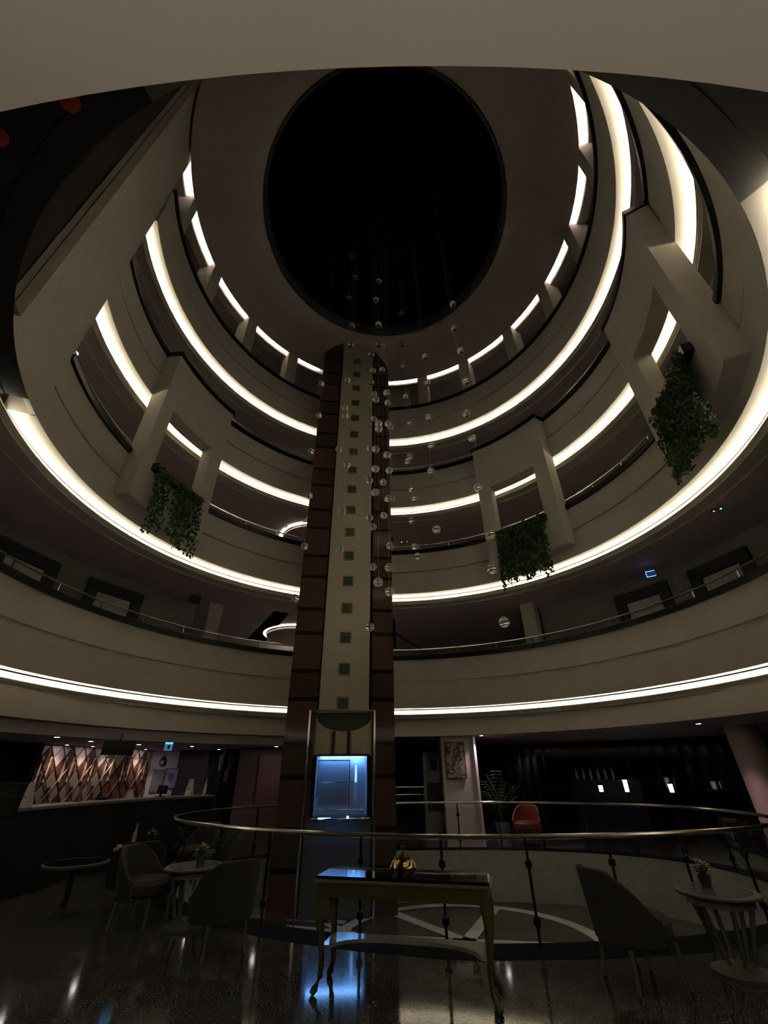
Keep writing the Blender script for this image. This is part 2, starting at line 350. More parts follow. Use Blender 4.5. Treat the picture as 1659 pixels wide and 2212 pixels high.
# cab
wb = mat('cab_wall', (.50, .58, .68), .35)  # blue of the cab light is tinted into the wall colour
bm = NB(); box(bm, -.55, .55, .42, .46, .03, 1.12); box(bm, -.57, -.55, 0, .46, .03, 1.12); box(bm, .53, .55, 0, .46, .03, 1.12); obj('cab_wall', bm, wb, car)
bm = NB(); box(bm, -.57, .57, -.1, .46, 1.105, 1.15); obj('cab_ceiling', bm, DM, car)
bm = NB(); pts = [(-.57, .46), (.57, .46)]+[(.57*cos(a), .0-.22*sin(a)) for a in [PI*i/16 for i in range(17)]]; prism(bm, pts, 0, .03); obj('cab_floor', bm, mat('cab_floor', (.05, .05, .06), .2), car)
bm = tube(NB(), [(-.53, .41, .35), (-.53, .41, 1.04), (.17, .41, 1.04), (.17, .41, .18)], .012, 6); obj('door_frame', bm, mat('door_line', (.02, .025, .04), .4), car)
obj('door_leaf', bevbox(-.5, .14, .408, .419, .2, 1.02, .003), mat('door_steel', (.25, .28, .34), .3), car)
obj('control_panel', bevbox(.27, .36, .36, .40, .27, .98, .005), mat('control_panel', (.8, .85, .9), .2), car)
obj('control_panel_light', bevbox(.30, .33, .345, .358, .62, .94, .003), mat('panel_glow', (.2, .4, .9), emit=(.25, .6, 1), es=2.2), car)
obj('handrail', tube(NB(), [(-.53, .38, .62), (.35, .38, .62)], .012, 8), CH, car, True)
bm = NB(); a_ = [PI*i/20 for i in range(21)]
lo = [bm.verts.new((.575*cos(a), -.225*sin(a), .03)) for a in a_]; hi = [bm.verts.new((.575*cos(a), -.225*sin(a), 1.1)) for a in a_]
for i in range(20): bm.faces.new((lo[i], lo[i+1], hi[i+1], hi[i]))
def thinglass(name, tint=(.9, .95, 1), f=.12, rough=.02):
    if name in MATS: return MATS[name]
    m = bpy.data.materials.new(name); m.use_nodes = True; nt = m.node_tree; nt.nodes.remove(nt.nodes['Principled BSDF'])
    o = nt.nodes['Material Output']; t_ = nt.nodes.new('ShaderNodeBsdfTransparent'); t_.inputs[0].default_value = (*tint, 1)
    g = nt.nodes.new('ShaderNodeBsdfGlossy'); g.inputs['Roughness'].default_value = rough; mx = nt.nodes.new('ShaderNodeMixShader')
    lw = nt.nodes.new('ShaderNodeLayerWeight'); lw.inputs[0].default_value = .2; ml = nt.nodes.new('ShaderNodeMath'); ml.operation = 'MULTIPLY_ADD'; ml.inputs[1].default_value = .6; ml.inputs[2].default_value = f*.3
    nt.links.new(lw.outputs['Fresnel'], ml.inputs[0]); nt.links.new(ml.outputs[0], mx.inputs[0])
    nt.links.new(t_.outputs[0], mx.inputs[1]); nt.links.new(g.outputs[0], mx.inputs[2]); nt.links.new(mx.outputs[0], o.inputs[0]); MATS[name] = m; return m
obj('front_glass', bm, thinglass('cab_glass'), car, True)
obj('bottom_rim', tube(NB(), [(.62*cos(a), -.26*sin(a), .0) for a in a_], .018, 8), CH, car, True)
obj('mid_rim', tube(NB(), [(.575*cos(a), -.235*sin(a), .15) for a in a_], .009, 8), CH, car, True)
obj('ceiling_light', bevbox(-.5, .5, .30, .36, 1.085, 1.10, .003), mat('blue_tube', (.3, .5, 1), emit=(.20, .48, 1), es=22), car)
obj('under_light', bevbox(-.35, .3, -.05, .2, -.03, -.015, .003), mat('blue_under', (.3, .5, 1), emit=(.2, .45, 1), es=1.2), car)  # glowing slab added to cast blue spill down the shaft
obj('rim_lamp', bevbox(-.45, -.2, -.235, -.205, .0, .025, .003), mat('cyan_glow', (.3, .8, 1), emit=(.3, .85, 1), es=3), car)
bm = NB(); bmesh.ops.create_uvsphere(bm, u_segments=10, v_segments=6, radius=.025); o = obj('rim_lamp', bm, MATS['cyan_glow'], car, True); o.location = (.15, -.26, .03)
# glazed lower shaft with posts
sh = thing('lift_shaft_enclosure', 'glazed lower lift shaft with slim metal corner posts below the blue car', 'shaft', (-1.0, 10.66, -.88), ca)
for sx in (-1, 1): obj('corner_post', tube(NB(), [(sx*.74, -.06, 0), (sx*.74, -.06, 3.64)], .026, 8), CH, sh, True)
obj('back_panel', bevbox(-.70, .70, .34, .37, 0, 1.6, .005), mat('shaft_grey', (.10, .11, .125), .35), sh)
obj('top_bar', tube(NB(), [(-.74, -.06, 3.64), (.74, -.06, 3.64)], .022, 8), CH, sh, True)

# ================= GROUND FLOOR =================
VC = Vector((1.1, 9.2)); VA, VB = 5.0, 3.08
def vpt(a, off=0, z=0):
    c_, s_ = cos(a), sin(a); e = 2/(1.6 if (c_ < 0 and s_ < 0) else 2.35)
    return Vector((VC.x+(VA*(.95 if c_ < 0 else 1)+off)*math.copysign(abs(c_)**e, c_), VC.y+(VB+off)*math.copysign(abs(s_)**e, s_), z))
NV = 128; ang = [2*PI*i/NV for i in range(NV)]
def ringmesh(bm, off0, off1, z, outer=None):
    A = [bm.verts.new(vpt(a, off0, z)) for a in ang]
    B = [bm.verts.new(Vector((VC.x+17*cos(a), VC.y-1+17*sin(a), z)) if outer else vpt(a, off1, z)) for a in ang]
    for i in range(NV): bm.faces.new((A[i], A[(i+1) % NV], B[(i+1) % NV], B[i]))
def floor_mat():
    m = bpy.data.materials.new('polished_speckled_granite'); m.use_nodes = True; nt = m.node_tree; b = nt.nodes['Principled BSDF']; L = nt.links
    g = nt.nodes.new('ShaderNodeNewGeometry'); n = nt.nodes.new('ShaderNodeTexNoise'); n.inputs['Scale'].default_value = 80; n.inputs['Detail'].default_value = 3; L.new(g.outputs['Position'], n.inputs['Vector'])
    r = nt.nodes.new('ShaderNodeValToRGB'); e = r.color_ramp.elements; e[0].position = .42; e[0].color = (.030, .030, .028, 1); e[1].position = .62; e[1].color = (.125, .122, .112, 1); L.new(n.outputs['Fac'], r.inputs['Fac'])
    L.new(r.outputs[0], b.inputs['Base Color']); b.inputs['Roughness'].default_value = .075; b.inputs['Specular IOR Level'].default_value = .42; return m
bm = NB(); ringmesh(bm, .45, 0, 0, True); struct('floor', bm, floor_mat())
bm = NB(); ringmesh(bm, 0, .45, .004); struct('trim_30', bm, mat('black_border_granite', (.006, .006, .006), .8, spec=.08))
bm = NB(); A = [bm.verts.new(vpt(a, 0, .004)) for a in ang]; B = [bm.verts.new(vpt(a, 0, -.88)) for a in ang]
for i in range(NV): bm.faces.new((A[i], A[(i+1) % NV], B[(i+1) % NV], B[i]))
struct('wall_sunken_court', bm, mat('court_wall_stone', (.42, .43, .40), .6, noise=.1, nscale=6))
bm = NB(); c0 = bm.verts.new((VC.x, VC.y, -.88)); A = [bm.verts.new(vpt(a, 0, -.88)) for a in ang]
for i in range(NV): bm.faces.new((c0, A[i], A[(i+1) % NV]))
struct('floor_sunken_court', bm, mat('court_dark_stone', (.07, .07, .065), .25, noise=.2, nscale=20))
# inlaid star of pale bands
sc = Vector((1.35, 9.75))
bm = NB()
def band(p, q, wd, z=-.877):
    p = Vector(p); q = Vector(q); d = (q-p).normalized(); nn = Vector((-d.y, d.x))*wd/2; v = [bm.verts.new((*x, z)) for x in (p-nn, q-nn, q+nn, p+nn)]; bm.faces.new(v)
lathe(bm, [(2.12, -.876), (2.36, -.876)], 72, sc.x, sc.y)
struct_star = None
for a in (-9, 66, 126, 171, 246, 306):
    band(sc, sc+Vector((2.2*cos(R(a)), 2.2*sin(R(a)))), .24, -.8755)
band((-3.3, 11.45), (-.8, 10.85), .22); band((-1.9, 10.6), (-.7, 10.3), .2); band((-1.5, 11.2), (-.4, 9.9), .2)
tag(obj('floor_star_inlay', bm, mat('pale_inlay_marble', (.62, .64, .66), .3)), 'pale circular star pattern inlaid in the sunken court floor', 'floor inlay')

# guard rail round the court
gr = thing('guard_rail', 'polished metal guard rail curving round the sunken court', 'railing', (0, 0, 0), 0)
NR = 160
obj('handrail', tube(NB(), [vpt(2*PI*i/NR, .1, .90) for i in range(NR)], .026, 8, closed=True), CH, gr, True)
gl_ = NB(); A = [gl_.verts.new(vpt(a, .1, .12)) for a in ang]; B = [gl_.verts.new(vpt(a, .1, .80)) for a in ang]
for i in range(NV): gl_.faces.new((A[i], A[(i+1) % NV], B[(i+1) % NV], B[i]))
obj('glass_panel', gl_, thinglass('rail_glass', (.88, .9, .9), .1), gr, True)
# posts roughly every 0.95 m, one at (-0.37, 6.2)
dense = [vpt(2*PI*i/2000, .1) for i in range(2000)]; i0 = min(range(2000), key=lambda i: (dense[i].xy-Vector((-.37, 6.1))).length)
acc = .95; last = dense[i0]; k = 0; first = True
for j in range(2000):
    p = dense[(i0+j) % 2000]; acc += (p-last).length; last = p
    if acc >= .95 and not (2000-j < 40):
        acc = 0
        if (p.xy-Vector((-1.2, 12.4))).length < 1.75: continue
        b = tube(NB(), [(p.x, p.y, 0), (p.x, p.y, .9)], .016, 8); po = obj('post', b, DM, gr, True)
        for z in (.19, .66): obj('knob', lathe(NB(), [(.001, z-.045), (.035, z-.03), (.04, z), (.035, z+.03), (.001, z+.045)], 10, p.x, p.y), DM, po, True)
# ground ceiling: fascia, ceiling, lowered reception ceiling
bm = lathe(NB(), [(6.90, 2.43), (6.90, 2.89), (7.3, 2.89), (7.3, 2.47), (17.2, 2.47), (17.2, 2.43)], 540, .11, 7.07, 0, 360, closed=True)
for v in bm.verts:
    if v.co.y < 3 and v.co.z < 2.44 and (v.co.xy-Vector((.11, 7.07))).length < 7: v.co.y += .012*min(3, ((v.co.x+.05)/.6)**2)
struct('ceiling_ground', bm, PL)
bm = lathe(NB(), [(7.12, 2.20), (16.5, 2.20), (16.5, 2.42), (7.12, 2.42)], 50, AX, AY, 112, 205, closed=True)
struct('ceiling_reception', bm, mat('reception_ceiling_paint', (.45, .40, .40), .8))
bm = lathe(NB(), [(16.9, 0), (16.9, 2.45)], 90, AX, AY); struct('wall_back', bm, BW)

# reception walls
A_, B_, C_, D_ = Vector((-8.72, 11.89)), Vector((-7.68, 15.74)), Vector((-6.72, 15.62)), Vector((-5.90, 16.05))
bm = wallseg(NB(), B_, A_, 0, 2.2, -.1); struct('wall_reception', bm, mat('deco_dark_backing', (.09, .045, .035), .4))
bm = wallseg(NB(), C_, B_, 0, 2.2, -.1); struct('wall_reception_white', bm, PW)
bm = wallseg(NB(), D_, C_, 0, 2.2, -.1); struct('wall_reception_grey', bm, mat('grey_mirror_wall', (.16, .145, .15), .25))
bm = wallseg(NB(), Vector((-4.2, 15.6)), D_, 0, 2.2, -.1); wallseg(bm, Vector((-5.05, 15.3)), Vector((-5.25, 15.7)), 0, 2.2, .1); struct('wall_reception_dark', bm, BW)
bm = wallseg(NB(), A_, Vector((-8.6, 8.2)), 0, 2.2, -.1); wallseg(bm, A_+Vector((.35, -.25)), A_+Vector((-.1, -.2)), 0, 2.2, .15); struct('wall_reception_left', bm, BW)
# decorated wall of lozenges: local frame along A->B
dd = (B_-A_).normalized(); nn = Vector((dd.y, -dd.x))   # towards the desk
deco = thing('lozenge_wall_panel', 'backlit reception wall panel of wood, bronze and cream lozenges', 'wall panel', (A_.x, A_.y, 0), math.atan2(dd.y, dd.x))
DW = (B_-A_).length/6; DH = .50
wood = [mat('walnut_stripe', (.16, .07, .05), .35, noise=.5, nscale=6), mat('bronze_stripe', (.42, .26, .16), .25, .7, noise=.4, nscale=9), mat('cream_lozenge', (.62, .50, .44), .5), mat('dark_brown_lozenge', (.06, .028, .02), .3)]
def lozenge(cx, cz, m, stripes=False, name='lozenge'):
    bm = NB(); hw, hh = DW*.47, DH*.95
    P = [(cx-hw, cz), (cx, cz-hh), (cx+hw, cz), (cx, cz+hh)]
    P = [(max(0, min(DW*6, x)), max(.02, min(2.18, z))) for x, z in P]
    fa = [bm.verts.new((x, -.03, z)) for x, z in P]; fb = [bm.verts.new((x, -.005, z)) for x, z in P]
    try:
        bm.faces.new(fa); bm.faces.new(fb[::-1])
        for i in range(4): bm.faces.new((fa[i], fa[(i+1) % 4], fb[(i+1) % 4], fb[i]))
    except ValueError: pass
    o = obj(name, bm, m, deco)
    if stripes:
        for s in range(-2, 3):
            x = cx+s*.11; h = hh*(1-abs(x-cx)/hw)*.9
            if h > .05: obj('stripe', box(NB(), x-.022, x+.022, -.05, -.03, cz-h, cz+h), wood[1] if s % 2 == 0 else wood[2], o)
    return o
for i in range(6):
    cx = DW*(i+.5)
    o = lozenge(cx, 1.66, wood[0] if i != 3 else wood[1], True)
    lozenge(cx, .62, wood[3] if i % 2 else wood[0])
for i in range(7):
    cx = DW*i; 
    lozenge(cx, 2.18, wood[2])
    o = lozenge(cx, 1.14, wood[2] if i in (1, 2, 3) else wood[0])
    if i in (1, 2, 3):
        o.data.materials.clear(); o.data.materials.append(mat('taupe_lozenge', (.26, .20, .16), .45))
        bm = NB(); lathe(bm, [(.001, -.006), (.055, -.006), (.055, .006), (.001, .006)], 16); bmesh.ops.rotate(bm, verts=bm.verts, matrix=Matrix.Rotation(PI/2, 3, 'X'), cent=(0, 0, 0)); bmesh.ops.translate(bm, verts=bm.verts, vec=(cx, -.038, 1.22))
        box(bm, cx-.11, cx+.11, -.045, -.032, 1.075, 1.10); box(bm, cx-.07, cx-.03, -.045, -.032, 1.10, 1.15); box(bm, cx+.02, cx+.05, -.045, -.032, 1.10, 1.16)
        obj('emblem', bm, mat('emblem_dark', (.03, .015, .015), .4), o)
gold2 = mat('gold_strip', (.75, .55, .32), .25, .8)
for i in range(-2, 7):
    for sgn in (1, -1):
        # diagonal strips from bottom to top
        x0, z0 = DW*(i+.0), .10; 
        p0 = Vector((DW*i, .10)); p1 = Vector((DW*(i+2), .10+DH*2*2*1.04)) if sgn > 0 else None
        if sgn < 0: p0 = Vector((DW*(i+2), .10)); p1 = Vector((DW*i, .10+DH*2*2*1.04))
        # clip to the panel
        def clip(p, q):
            d = q-p; t0, t1 = 0, 1
            for k_, lo_, hi_ in ((0, 0, DW*6), (1, .02, 2.18)):
                if abs(d[k_]) > 1e-9:
                    ta, tb = sorted(((lo_-p[k_])/d[k_], (hi_-p[k_])/d[k_])); t0 = max(t0, ta); t1 = min(t1, tb)
            return (p+d*t0, p+d*t1) if t1-t0 > .05 else None
        r_ = clip(p0, p1)
        if r_: obj('gold_strip', tube(NB(), [(r_[0].x, -.05, r_[0].y), (r_[1].x, -.05, r_[1].y)], .013, 4), gold2 if sgn > 0 else wood[3], deco)
# reception desk: curved dark counter
dp = [(-6.15, 6.9), (-6.07, 7.76), (-6.1, 8.05), (-5.93, 9.44), (-5.45, 10.84), (-4.72, 11.9), (-4.4, 12.4)]
dp = [(-5.55, 7.0), (-5.64, 7.74), (-5.68, 8.03), (-5.50, 9.44), (-5.04, 10.84), (-4.45, 11.75), (-4.13, 12.1)]
def offs(pts, d):
    out = []
    for i, p in enumerate(pts):
        a = Vector(pts[max(0, i-1)]); b = Vector(pts[min(len(pts)-1, i+1)]); t_ = (b-a).normalized(); out.append(Vector(p)+Vector((-t_.y, t_.x))*d)
    return out
desk = thing('reception_desk', 'long curved black reception desk with a grey stone top', 'desk', (0, 0, 0), 0)
o1 = offs(dp, .05); o2 = offs(dp, .55)
def strip(bm, a, b, z0, z1):
    n = len(a); V = [[bm.verts.new((*p, z)) for p in l] for l in (a, b) for z in (z0, z1)]
    for i in range(n-1):
        for q, r_ in ((0, 1), (1, 3), (3, 2), (2, 0)): bm.faces.new((V[q][i], V[q][i+1], V[r_][i+1], V[r_][i]))
    for e in (0, n-1): bm.faces.new((V[0][e], V[1][e], V[3][e], V[2][e]))
bm = NB(); strip(bm, o1, o2, 0, 1.06); obj('desk_body', bm, BW, desk)
bm = NB(); strip(bm, [Vector(p) for p in dp], offs(dp, .62), 1.06, 1.10); obj('desk_top', bm, mat('desk_stone', (.25, .23, .23), .3), desk)
# things on the desk
def card(name, loc, rz, wd, h, m, label, cat='sign', tilt=.25, extra=None):
    t_ = thing(name, label, cat, loc, rz)
    bm = NB(); v = [bm.verts.new(p) for p in ((-wd/2, -.06, 0), (wd/2, -.06, 0), (wd/2*.8, 0, h), (-wd/2*.8, 0, h), (-wd/2, .06, 0), (wd/2, .06, 0))]
    bm.faces.new((v[0], v[1], v[2], v[3])); bm.faces.new((v[5], v[4], v[3], v[2])); bm.faces.new((v[0], v[3], v[4])); bm.faces.new((v[1], v[5], v[2])); bm.faces.new((v[0], v[4], v[5], v[1]))
    obj('card', bm, m, t_)
    if extra: obj('printed_mark', box(NB(), -wd*.22, wd*.22, -.056, -.05, h*.35, h*.42, Matrix.Rotation(-.1, 4, 'X')), extra, t_)
    return t_
WH = mat('white_card', (.75, .72, .78), .5)
card('table_sign', (-5.85, 8.18, 1.10), -.6, .30, .34, WH, 'white folded card sign at the left end of the reception desk', extra=mat('grey_print', (.3, .3, .35), .5))
card('table_sign', (-5.50, 10.75, 1.10), -.5, .16, .16, WH, 'small white folded card at the middle of the reception desk')
card('table_sign', (-4.75, 12.05, 1.10), -.35, .17, .33, WH, 'upright white card with a grey picture near the right end of the desk', extra=mat('grey_print2', (.15, .14, .15), .5))
def monitor(loc, rz, label, wd=.5, h=.22, m=None):
    t_ = thing('monitor', label, 'monitor', loc, rz)
    obj('screen', bevbox(-wd/2, wd/2, -.02, .02, .06, .06+h, .008), m or mat('monitor_grey', (.16, .18, .18), .4), t_)
    obj('stand', bevbox(-.03, .03, 0, .03, .01, .10, .004), DM, t_); obj('foot', bevbox(-.12, .12, -.07, .09, 0, .015, .004), DM, t_)
monitor((-5.98, 9.75, 1.10), R(-60)+PI, 'grey monitor seen from behind on the reception desk')
monitor((-5.1, 11.35, 1.10), R(-40)+PI, 'black monitor seen from behind near the right part of the reception desk', .42, .16, BW)
ph = thing('desk_phone', 'dark desk telephone beside the grey monitor on the reception desk', 'telephone', (-5.8, 10.25, 1.10), .5)
obj('phone_body', bevbox(-.11, .11, -.09, .09, 0, .05, .01), DM, ph); obj('handset', bevbox(-.10, -.04, -.1, .1, .05, .09, .015), BW, ph)
# wall things
def on_wall(p, q, s, z, off=.02):  # point along wall p->q
    d = (q-p).normalized(); n_ = Vector((d.y, -d.x)); 
    if n_.dot(-p) < 0: n_ = -n_
    x = p+d*s+n_*off; return (x.x, x.y, z), math.atan2(n_.y, n_.x)+PI/2
def poster(name, p, q, s, z, wd, h, m, label, cat='notice', fm=None, inner=None):
    loc, rz = on_wall(p, q, s, z); t_ = thing(name, label, cat, loc, rz)
    obj('board', bevbox(-wd/2, wd/2, -.012, .012, -h/2, h/2, .003), fm or m, t_)
    obj('sheet', box(NB(), -wd/2+.03, wd/2-.03, -.017, -.010, -h/2+.03, h/2-.03), m, t_)
    if inner: obj('printed_mark', box(NB(), -wd*.2, wd*.22, -.021, -.016, -h*.05, h*.25), inner, t_)
    return t_
poster('notice', B_, C_, .42, 1.36, .42, .62, mat('grey_leaflet', (.22, .22, .22), .5, noise=.2, nscale=14), 'grey notice board on the white wall beside the blue framed picture')
poster('framed_notice', B_, C_, .86, 1.42, .44, .55, mat('pale_blue_print', (.42, .45, .62), .4), 'blue framed notice on the white wall behind the desk', fm=mat('blue_frame', (.08, .12, .25), .4), inner=mat('blue_print', (.12, .2, .5), .4))
loc, rz = on_wall(B_, C_, .45, 1.86, .03); ev = thing('evil_eye_ornament', 'blue and white glass eye ornament hung on the white wall', 'ornament', loc, rz)
def disc(r_, y, th=.012, sx=1, top=0):
    bm = NB(); lathe(bm, [(.001, -th/2), (r_, -th/2), (r_, th/2), (.001, th/2)], 20); bmesh.ops.rotate(bm, verts=bm.verts, matrix=Matrix.Rotation(PI/2, 3, 'X'), cent=(0, 0, 0))
    for v in bm.verts:
        v.co.y += y
        if top and v.co.z > 0: v.co.z *= top; v.co.x *= (1-.5*(v.co.z/(r_*top))**2)
    return bm
obj('glass_drop', disc(.115, 0, .02, top=1.6), mat('cobalt_glass', (.01, .015, .07), .15), ev); obj('white_ring', disc(.055, -.014), mat('white_glass', (.75, .75, .8), .3), ev); obj('pupil', disc(.022, -.022), MATS['cobalt_glass'], ev)
poster('notice', D_, Vector((-4.2, 15.6)), .55, 1.85, .24, .42, mat('paper_grey', (.35, .36, .33), .5), 'pale paper notice, left of the upper pair on the dark wall')
poster('notice', D_, Vector((-4.2, 15.6)), .88, 1.85, .26, .42, mat('paper_grey2', (.25, .27, .25), .5, noise=.2, nscale=10), 'grey printed notice, right of the upper pair on the dark wall')
poster('notice', D_, Vector((-4.2, 15.6)), .68, 1.48, .32, .32, mat('paper_lilac', (.52, .48, .56), .5), 'square white notice below the pair on the dark wall')
vs_ = thing('bud_vase', 'tall slim chrome vase of dry stems on the right end of the desk', 'vase', (-4.45, 12.25, 1.10), 0)
obj('vase_body', lathe(NB(), [(.001, 0), (.06, 0), (.045, .1), (.03, .3), (.035, .36)], 16), CH, vs_, True)
bm = NB()
for i in range(7): a = random.uniform(0, 6.3); tube(bm, [(0, 0, .3), (.05*cos(a), .05*sin(a), .5), (.12*cos(a), .12*sin(a), .62)], .004, 4)
obj('stems', bm, mat('dry_stem', (.25, .13, .13), .7), vs_)
# hanging TV and exit sign
tv = thing('television', 'black television hung from the ceiling in front of the lozenge wall', 'television', (-5.14, 9.15, 1.85), R(29))
obj('screen', bevbox(-.27, .27, -.03, .03, 0, .24, .01), BW, tv); obj('bracket', tube(NB(), [(0, 0, .24), (0, 0, .35)], .015, 6), DM, tv)
ex = thing('exit_sign', 'small glowing blue sign hanging at the reception ceiling', 'sign', (-4.99, 10.91, 1.99), R(24))
obj('sign_box', bevbox(-.085, .085, -.015, .015, 0, .17, .004), mat('blue_sign', (.05, .2, .4), emit=(.08, .28, .45), es=.45), ex)
obj('bright_top', box(NB(), -.08, .08, -.02, -.016, .13, .165), mat('blue_sign_top', (.1, .5, .8), emit=(.15, .6, .9), es=1.2), ex)
obj('pictogram', box(NB(), -.02, .03, -.02, -.016, .04, .11), mat('sign_dark', (.01, .03, .08), .5), ex); obj('hanger', tube(NB(), [(0, 0, .17), (0, 0, .21)], .006, 6), DM, ex)
st = thing('stanchion_display', 'dark framed display panel at the far left edge before the desk', 'display', (-4.26, 5.6, 0), R(35))
obj('panel', bevbox(-.22, .16, -.02, .02, 1.13, 1.47, .02), mat('display_dark', (.03, .033, .03), .15, noise=.6, nscale=8), st); obj('rim', tube(NB(), [(-.22, -.02, 1.14), (.15, -.02, 1.14), (.17, -.02, 1.46), (-.22, -.02, 1.47)], .006, 5), DM, st)
obj('pole', tube(NB(), [(0, .03, .02), (0, .03, 1.15)], .02, 8), BW, st); obj('foot', lathe(NB(), [(.001, 0), (.16, 0), (.15, .02), (.001, .02)], 20), BW, st)

# downlights
def downlight(x, y, z, label, col=PINK, power=6, spot=True, r_=.05, group='recessed downlights', e=25, size=110):
    t_ = thing('downlight', label, 'light', (x, y, z), 0, group)
    obj('bezel', lathe(NB(), [(r_, -.004), (r_+.02, -.006), (r_+.02, .01), (r_, .01)], 20, closed=True), CH, t_)
    obj('lens', lathe(NB(), [(.001, -.003), (r_, -.003), (r_, .008), (.001, .008)], 20), mat('lamp_lens_%d' % e, (1, 1, 1), emit=(1, .88, .9), es=e), t_)
    if power:
        l = bpy.data.lights.new('downlight_lamp', 'SPOT'); l.energy = power; l.color = col; l.spot_size = R(size); l.spot_blend = .6; l.shadow_soft_size = .04
        lo_ = bpy.data.objects.new('lamp', l); C.objects.link(lo_); lo_.parent = t_; lo_.location = (0, 0, -.02)
RZ = 2.198
for i, (x, y, lb) in enumerate([(-6.77, 9.67, 'leftmost ceiling downlight over the reception desk'), (-6.88, 11.01, 'second ceiling downlight from the left over reception'), (-6.47, 12.41, 'ceiling downlight just right of the television'), (-5.50, 13.48, 'ceiling downlight right of the blue sign'), (-5.36, 15.3, 'rightmost reception downlight before the dark wall')]):
    downlight(x, y, RZ, lb, power=11 if i != 4 else 3)
for i, q in enumerate([.55, 1.35, 2.15, 3.35]):
    P = A_+dd*q+nn*.28
    downlight(P.x, P.y, RZ, 'small spotlight grazing the lozenge wall, %s from the left' % ('first', 'second', 'third', 'fourth')[i], power=20, r_=.04, group='lozenge wall spotlights', e=60, size=100, col=(1, .78, .70))
downlight(2.80, 13.78, 2.428, 'bright downlight beside the painting pillar', power=45)
downlight(7.13, 10.61, 2.428, 'downlight at right in front of the leaning round column', power=45)
downlight(-3.2, 13.9, RZ, 'downlight above the rosy wall left of the tower', power=1.5, col=(1, .5, .5))

# pillar with painting, stub wall, rosy wall, round column
bm = box(NB(), 1.62, 2.46, 13.98, 14.5, 0, 2.43); struct('wall_pillar', bm, PW)
bm = prism(NB(), [(2.46, 13.98), (2.56, 13.9), (2.64, 14.0), (2.6, 14.5), (2.46, 14.5)], 0, 2.43); struct('wall_pillar_edge', bm, mat('pillar_edge_paint', (.8, .74, .76), .6))
bm = box(NB(), 1.15, 1.66, 15.1, 15.3, 0, 2.05); struct('wall_stub', bm, PW)
pp = thing('painting', 'framed painting of pale and dark red swirls on the pillar right of the tower', 'painting', (2.0, 13.96, 1.82), 0)
bm = NB(); box(bm, -.29, .29, -.02, .0, -.46, .46); obj('picture_frame', bm, mat('red_brown_frame', (.16, .06, .04), .4), pp)
def paint_mat():
    m = bpy.data.materials.new('swirl_painting'); m.use_nodes = True; nt = m.node_tree; b = nt.nodes['Principled BSDF']; L = nt.links
    tc = nt.nodes.new('ShaderNodeTexCoord'); n = nt.nodes.new('ShaderNodeTexNoise'); n.inputs['Scale'].default_value = 5; n.inputs['Distortion'].default_value = 2.5; L.new(tc.outputs['Object'], n.inputs[0])
    r = nt.nodes.new('ShaderNodeValToRGB'); e = r.color_ramp.elements; e[0].position = .4; e[0].color = (.10, .03, .03, 1); e[1].position = .55; e[1].color = (.45, .38, .36, 1); x = r.color_ramp.elements.new(.48); x.color = (.22, .20, .20, 1)
    L.new(n.outputs['Fac'], r.inputs[0]); L.new(r.outputs[0], b.inputs['Base Color']); return m
obj('canvas', box(NB(), -.26, .26, -.028, -.018, -.43, .43), paint_mat(), pp)
lp = thing('small_poster', 'small dark poster on the pale stub wall left of the painting', 'poster', (1.48, 15.08, 1.72), 0)
obj('sheet', bevbox(-.09, .09, -.01, .01, -.13, .13, .002), mat('dark_blue_poster', (.02, .025, .03), .5), lp)
ms = thing('wall_mural', 'dim purple floral print on the lower stub wall', 'mural', (1.44, 15.07, 1.0), 0)
obj('sheet', box(NB(), -.2, .2, -.01, .01, -.45, .25), mat('mauve_print', (.16, .10, .12), .6, noise=.7, nscale=7), ms)
sr = thing('stair_handrail', 'double polished rail behind the tower, left of the stub wall', 'handrail', (0, 0, 0), 0)
for z in (.98, 1.16): obj('rail', tube(NB(), [(.25, 14.6, z), (1.15, 14.7, z)], .02, 8), CH, sr, True)
for x in (.3, 1.05): obj('post', tube(NB(), [(x, 14.65, 0), (x, 14.65, 1.16)], .015, 6), DM, sr)
bm = wallseg(NB(), Vector((-2.55, 14.75)), Vector((-4.35, 14.3)), 0, 2.2, -.12); struct('wall_rosy', bm, mat('rosy_plaster', (.27, .19, .20), .7, noise=.05))
bm = wallseg(NB(), Vector((-2.6, 14.65)), Vector((-3.75, 14.36)), 0, 1.98, -.05); struct('door_1', bm, mat('rosy_panel', (.32, .18, .18), .6))
bm = lathe(NB(), [(.33, 0), (.33, 2.43)], 32, 8.45, 11.15); struct('wall_column', bm, mat('column_paint', (.62, .45, .42), .6), True)

# dark glazing at right, its bright glints built as standing lamps
bm = lathe(NB(), [(12.6, 0), (12.6, 2.43), (12.7, 2.43), (12.7, 0)], 50, AX, AY, -20, 72, closed=True); struct('window_3', bm, mat('night_glazing', (.004, .004, .005), .06))
for i, (x, y, h, lb) in enumerate([(6.45, 15.0, .16, 'small glowing lantern, left one of the three by the dark windows'), (7.1, 14.75, .30, 'tallest glowing lantern, middle one by the dark windows'), (8.1, 14.2, .20, 'glowing lantern on its own nearest the round column')]):
    t_ = thing('lantern', lb, 'lamp', (x, y, .0), R(-25), 'glowing lanterns on dark stands')
    obj('stand', lathe(NB(), [(.001, 0), (.14, 0), (.12, .03), (.02, .05), (.02, .98), (.08, 1.0), (.001, 1.0)], 14), BW, t_)
    obj('lamp_shade', lathe(NB(), [(.001, 1.0), (.055, 1.0), (.06, 1.0+h), (.001, 1.0+h)], 16), mat('lantern_glow', (1, .9, .9), emit=(1, .82, .85), es=3.0), t_, True)
    obj('cap', lathe(NB(), [(.001, 1.0+h), (.07, 1.0+h), (.02, 1.05+h), (.001, 1.05+h)], 14), DM, t_)
